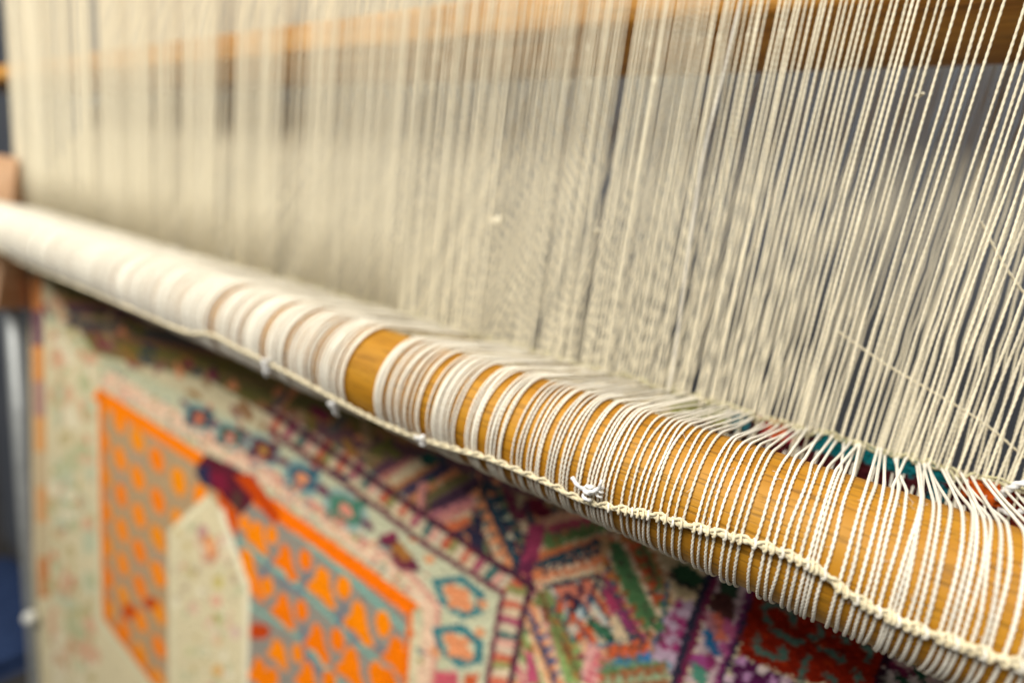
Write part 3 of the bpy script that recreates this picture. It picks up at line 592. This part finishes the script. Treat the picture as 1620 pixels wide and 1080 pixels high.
# cord path on the pole
CORD = [(-40, 376), (0, 396), (33, 416), (120, 452), (217, 493), (293, 525), (333, 530), (377, 552), (420, 573), (467, 597), (540, 637), (600, 668), (640, 685), (670, 696), (723, 712), (773, 726), (827, 748), (873, 768), (907, 786), (940, 797), (980, 805), (1040, 817), (1080, 829), (1147, 846), (1213, 865), (1247, 878), (1297, 903), (1330, 930), (1380, 961), (1447, 992), (1497, 1010), (1563, 1035), (1613, 1052), (1700, 1085)]
cordp = smooth_path([on_pole(x, y, RR + 0.0024) for x, y in CORD], 10)
o_ = np.argsort(cordp[:, 0]); CXs, CYs, CZs = cordp[o_, 0], cordp[o_, 1], cordp[o_, 2]
CANG = np.unwrap(np.arctan2(CZs - ZR, CYs - YR))
CANG = np.degrees(np.where(CANG < 0, CANG + 2 * math.pi, CANG))
def cord_x(px):                                       # X of the cord where it passes image column px
    xs_, out = [], None
    for (x0, y0), (x1, y1) in zip(CORD, CORD[1:]):
        if x0 <= px <= x1:
            t = (px - x0) / (x1 - x0); return on_pole(px, y0 + t * (y1 - y0), RR + 0.0015)[0]
NEAR = [965, 981, 992, 1002, 1010.5, 1019, 1027, 1042, 1053.5, 1065.5, 1078.5, 1099, 1109, 1120, 1131, 1148, 1160, 1171, 1194, 1211, 1222, 1237, 1251, 1264, 1276, 1283, 1290, 1303, 1326, 1338, 1354, 1366, 1376, 1389, 1404, 1411, 1419, 1434, 1447, 1462, 1485, 1497, 1509, 1520, 1535, 1552, 1563, 1587, 1610, 1622, 1640, 1668, 1690]
NX = [cord_x(v) for v in NEAR]
# bare stripes of wood left of there: (left, right) columns at mid height of the pole, with the row
GAPS = [(548, 598, 600), (668, 680, 640), (724, 738, 660), (760, 770, 675), (800, 812, 690), (832, 838, 700), (860, 868, 715), (884, 890, 722), (905, 912, 735), (925, 931, 742), (640, 643, 620), (652, 654, 620),
        (338, 343, 495), (417, 421, 530), (455, 458, 545), (497, 500, 565), (384, 386, 515), (612, 614, 610), (788, 791, 690), (818, 820, 697), (848, 850, 708)]
GX = [(on_pole(a, y, RR)[0], on_pole(b_, y, RR)[0]) for a, b_, y in GAPS]
LX = list(reversed(NX)); x = NX[0] - 0.0022
r9 = np.random.default_rng(11)
while x > -1.12:
    hit = [g_ for g_ in GX if g_[0] - 0.0007 < x < g_[1] + 0.0007]
    if hit: x = hit[0][0] - 0.0008; continue
    LX.append(x); x -= (0.0015 if x < -0.16 and r9.random() < 0.10 else 0) + max(0.0011, r9.normal(0.00158 if x > -0.16 else 0.00138, 0.00022))
def leash_path(x, i, near):
    off = 0.0 if near and random.random() < 0.75 else random.uniform(0, 0.0005)
    if x < -0.16: off += 0.0005 * (1 + math.sin(x * 210) * math.sin(x * 83 + 1))
    rc = RR * 1.004 + 0.00062 + off
    lean = random.gauss(0, 0.0003); wob = random.gauss(0, 0.0002); w2 = random.gauss(0, 0.00013)
    ax_ = x + random.gauss(-0.0003, 0.0022 if near else 0.002)
    az_ = ZF + random.uniform(-0.003, 0.001); dy, dzv = YW - 0.001 - YR, az_ - ZR
    d = math.hypot(dy, dzv); c0 = math.degrees(math.atan2(dzv, dy)); s = math.degrees(math.acos(rc / d))
    a0, a1 = c0 + s, 360 + c0 - s
    ca = np.interp(x, CXs, CANG)
    arc = np.radians(np.linspace(a0, a1, 60 if near else 26)); deg = np.degrees(arc)
    xx = x + lean * (ca - deg) / 100 + wob * np.sin((deg - ca) * 0.035) + w2 * np.sin((deg - ca) * 0.09)
    if near and i in BUNDLE: xx = xx + (BUNDLE[i] - x) * np.clip((ca - 18 - deg) / 46, 0, 1)
    body = np.stack([xx, YR + rc * np.cos(arc), ZR + rc * np.sin(arc)], 1)
    up = np.array([ax_, YW - 0.001, az_]); dn = np.array([ax_ + 0.001, YW - 0.0015, az_ - random.uniform(0.006, 0.016)])
    n = 10 if near else 4
    h = np.linspace(up, body[0], n, endpoint=False); t = np.linspace(body[-1], dn, n + 1)[1:]
    h[:, 2] -= 0.0016 * np.sin(np.linspace(0, math.pi, n)) * random.uniform(-0.3, 1)
    return np.vstack([h, body, t])
BUNDLE = {}
for tgt, mem in ((1412, (1404, 1411, 1419)), (1524, (1520, 1535))):
    for v in mem: BUNDLE[len(NEAR) - 1 - NEAR.index(v)] = cord_x(tgt) + (v - tgt) * 0.00001 + (0.0006 if v > tgt else 0)
lm = MB(); cross = []
for i, x in enumerate(LX):
    near = i < 125
    p = leash_path(x, i, i < len(NEAR) + 20)
    if i < 300:
        mb = MB()
        if near: rope(mb, p, 0.00058 * random.uniform(0.92, 1.07), 0.00048, 8, 2, 0.0042, 0.24, phase=random.uniform(0, 6), ref=(0.999, 0.03, 0.02))
        else: rope(mb, p, 0.00060, 0.0014, 6, 2, 0.0046, 0.18, phase=random.uniform(0, 6), ref=(0.999, 0.03, 0.02))
        put('leash', mb.mesh('leash', M_leash), rod).matrix_parent_inverse = RI
    else:
        rope(lm, p, 0.00061, 0.006, 5, 2, 1.0, 0.0, ref=(0.999, 0.03, 0.02))
put('leash_mass', lm.mesh('leash_mass', M_leash), rod, kind='stuff').matrix_parent_inverse = RI

# binding cord: plaited line with a little hitch at every leash
lx = np.array(sorted(LX)); nearx = np.array(NX)
def lump(q):
    d = np.abs(q[:, 0][:, None] - nearx[None, :]).min(1)
    return 1 + 0.30 * np.exp(-(d / 0.0011) ** 2) * (q[:, 0] > -0.2) + 0.05 * np.sin(q[:, 0] * 2300)
mb = MB(); rope(mb, cordp, 0.00108, 0.0005, 10, 3, 0.0075, 0.2, ref=(0, 0.5, -0.86), lump=lump)
second = cordp + np.array([0, -0.0004, 0.0011]) + np.stack([0 * cordp[:, 0], 0.0006 * np.sin(cordp[:, 0] * 900), 0.0007 * np.cos(cordp[:, 0] * 900)], 1)
rope(mb, second, 0.00072, 0.0006, 8, 2, 0.005, 0.2, ref=(0, 0.5, -0.86))
put('binding_cord', mb.mesh('binding_cord', M_cord), rod).matrix_parent_inverse = RI
# hitches: small loops of cord round each near leash
for i, xq in enumerate(NX):
    c = np.array([xq, np.interp(xq, CXs, CYs), np.interp(xq, CXs, CZs)]); mb = MB()
    nrm = np.array([0, c[1] - YR, c[2] - ZR]); nrm /= np.linalg.norm(nrm); tang = np.array([0, -nrm[2], nrm[1]]); tang *= np.sign(tang[2])
    t = np.linspace(0, 2 * math.pi, 22)
    pth = c + np.outer(np.cos(t) * 0.0015, tang) + np.outer(np.sin(t) * 0.0012, np.array([1, 0, 0])) * 0.55 + np.outer(np.sin(t) * 0.0013 + 0.0004, nrm)
    rope(mb, pth, 0.00052, 0.0005, 6, 2, 0.004, 0.15, ref=(0.6, 0.4, 0.69))
    put('hitch', mb.mesh('hitch', M_cord if i % 3 else M_leash), rod).matrix_parent_inverse = RI
# knots tied off with short ends
def knot(px, py, s, ends):
    c = on_pole(px, py, RR + 0.0034); mb = MB(); nrm = np.array([0, c[1] - YR, c[2] - ZR]); nrm /= np.linalg.norm(nrm)
    up = np.array([0, -nrm[2], nrm[1]]); up *= np.sign(up[2]); X_ = np.array([1.0, 0, 0])
    t = np.linspace(0, 4.6 * math.pi, 70)
    pth = c + np.outer(np.cos(t) * 0.9 * s, X_) + np.outer(np.linspace(-1.7, 1.7, 70) * s, up) + np.outer(np.sin(t) * 0.9 * s, nrm)
    rope(mb, pth, 0.42 * s, 0.22 * s, 8, 2, 3 * s, 0.15, ref=(0.5, 0.5, 0.7))
    for dx_, du_ in ends:
        e = c + X_ * dx_ * s + up * du_ * s + nrm * 1.0 * s
        rope(mb, smooth_path([c, (c + e) / 2 + nrm * s * 0.8, e]), 0.5 * s, 0.25 * s, 8, 2, 3 * s, 0.15, ref=(0.3, 0.5, 0.8))
    put('knot', mb.mesh('knot', M_white), rod).matrix_parent_inverse = RI
knot(930, 777, 0.0018, [(-3.6, 2.4), (2.6, 2.0)])
knot(423, 576, 0.0024, [(0.3, -3.0)]); knot(528, 640, 0.0020, [(0.6, -3.6)]); knot(668, 695, 0.0016, [(-1.2, 2.2)]); knot(949, 776, 0.0013, [(0.5, 4.0)])
# stray fibres on the nearest leashes
mb = MB()
for k in range(60):
    xq = random.choice(NX) + random.gauss(0, 0.0005); a = math.radians(random.uniform(95, 190)); rc = RR + 0.0012
    p = np.array([xq, YR + rc * math.cos(a), ZR + rc * math.sin(a)]); d = np.array([random.gauss(0, 1), -abs(random.gauss(0, .5)), random.gauss(0, 1)]) * 0.0016
    q = p + d + np.array([0, -0.0006, 0]); rope(mb, smooth_path([p, (p + q) / 2 + rng.normal(0, 0.0004, 3), q], 4), 0.00005, 0.0005, 4, 2, 1, 0)
put('fibre', mb.mesh('fibre', M_white), rod, kind='stuff').matrix_parent_inverse = RI
# tied end of the warp at the right edge
mb = MB(); c = at(1600, 772, YW - 0.012)
rope(mb, smooth_path([at(1580, 790, YW - 0.006), at(1592, 776, YW - 0.010), at(1618, 764, YW - 0.012), at(1660, 770, YW - 0.01)]), 0.0016, 0.0006, 8, 2, 0.006, 0.2)
rope(mb, smooth_path([at(1585, 806, YW - 0.008), at(1600, 812, YW - 0.012), at(1640, 800, YW - 0.012)]), 0.0013, 0.0006, 8, 2, 0.006, 0.2)
put('knot', mb.mesh('knot', M_white), warp).matrix_parent_inverse = WI

# ------------------------------------------------------------------ left edge of the loom
a0 = at(30, 285, YR + 0.073); a1 = at(30, 500, YR + 0.05)
mb = MB(); box(mb, a0[0] - 0.09, a0[0], YR + 0.034, YR + 0.075, a1[2], at(26, 250, YR + 0.05)[2], 0.003)
put('wooden_block', mb.mesh('wooden_block', M_block), label='brown wooden block behind the far left end of the heddle rod', category='block')
c = at(38, 720, YW - 0.004); ctop = at(38, 468, YW - 0.004)[2]
post = empty('metal_post', (c[0], c[1], 0.0), label='grey metal post standing along the left edge of the rug', category='post')
mb = MB(); zz = np.linspace(0.0, ctop, 4); an = np.linspace(0, 2 * math.pi, 24, endpoint=False)
mb.grid(np.stack([c[0] + 0.0145 * np.cos(an)[None, :] * np.ones((4, 1)), c[1] + 0.0145 * np.sin(an)[None, :] * np.ones((4, 1)), np.repeat(zz[:, None], 24, 1)], -1))
put('tube', mb.mesh('tube', M_metal), post).matrix_parent_inverse = Matrix.Translation((-c[0], -c[1], 0))
q = at(48, 976, YW - 0.018); mb = MB(); th = np.linspace(0.0, math.pi, 10)[:, None]; ph = np.linspace(0, 2 * math.pi, 18, endpoint=False)[None, :]
mb.grid(np.stack([q[0] + 0.013 * np.sin(th) * np.cos(ph), q[1] + 0.012 * np.cos(th) * np.ones_like(ph), q[2] + 0.012 * np.sin(th) * np.sin(ph)], -1))
put('knob', mb.mesh('knob', M_bolt), post).matrix_parent_inverse = Matrix.Translation((-c[0], -c[1], 0))
# folded blue cloth behind the post
b0 = at(20, 985, 0.5); mb = MB(); nxg, nzg = 50, 16
uu = np.linspace(-0.5, 0.16, nxg); 
for k in range(3):
    top = b0[2] - 0.062 * k; prof = np.linspace(0, 2 * math.pi, 20, endpoint=False)
    yy = 0.5 + 0.13 * np.cos(prof); zz = top - 0.032 + 0.031 * np.sin(prof) * np.sqrt(np.abs(np.sin(prof)) + 0.15)
    X_ = b0[0] + uu; wv = 0.006 * np.sin(uu * 14 + k * 1.7)
    mb.grid(np.stack([np.repeat(X_[:, None], 20, 1) + 0.012 * k, np.repeat(yy[None, :], nxg, 0) + wv[:, None], zz[None, :] + wv[:, None] * 0.6], -1))
put('blue_cloth', mb.mesh('blue_cloth', M_blue), label='stack of folded dark blue cloth low behind the metal post', category='cloth')
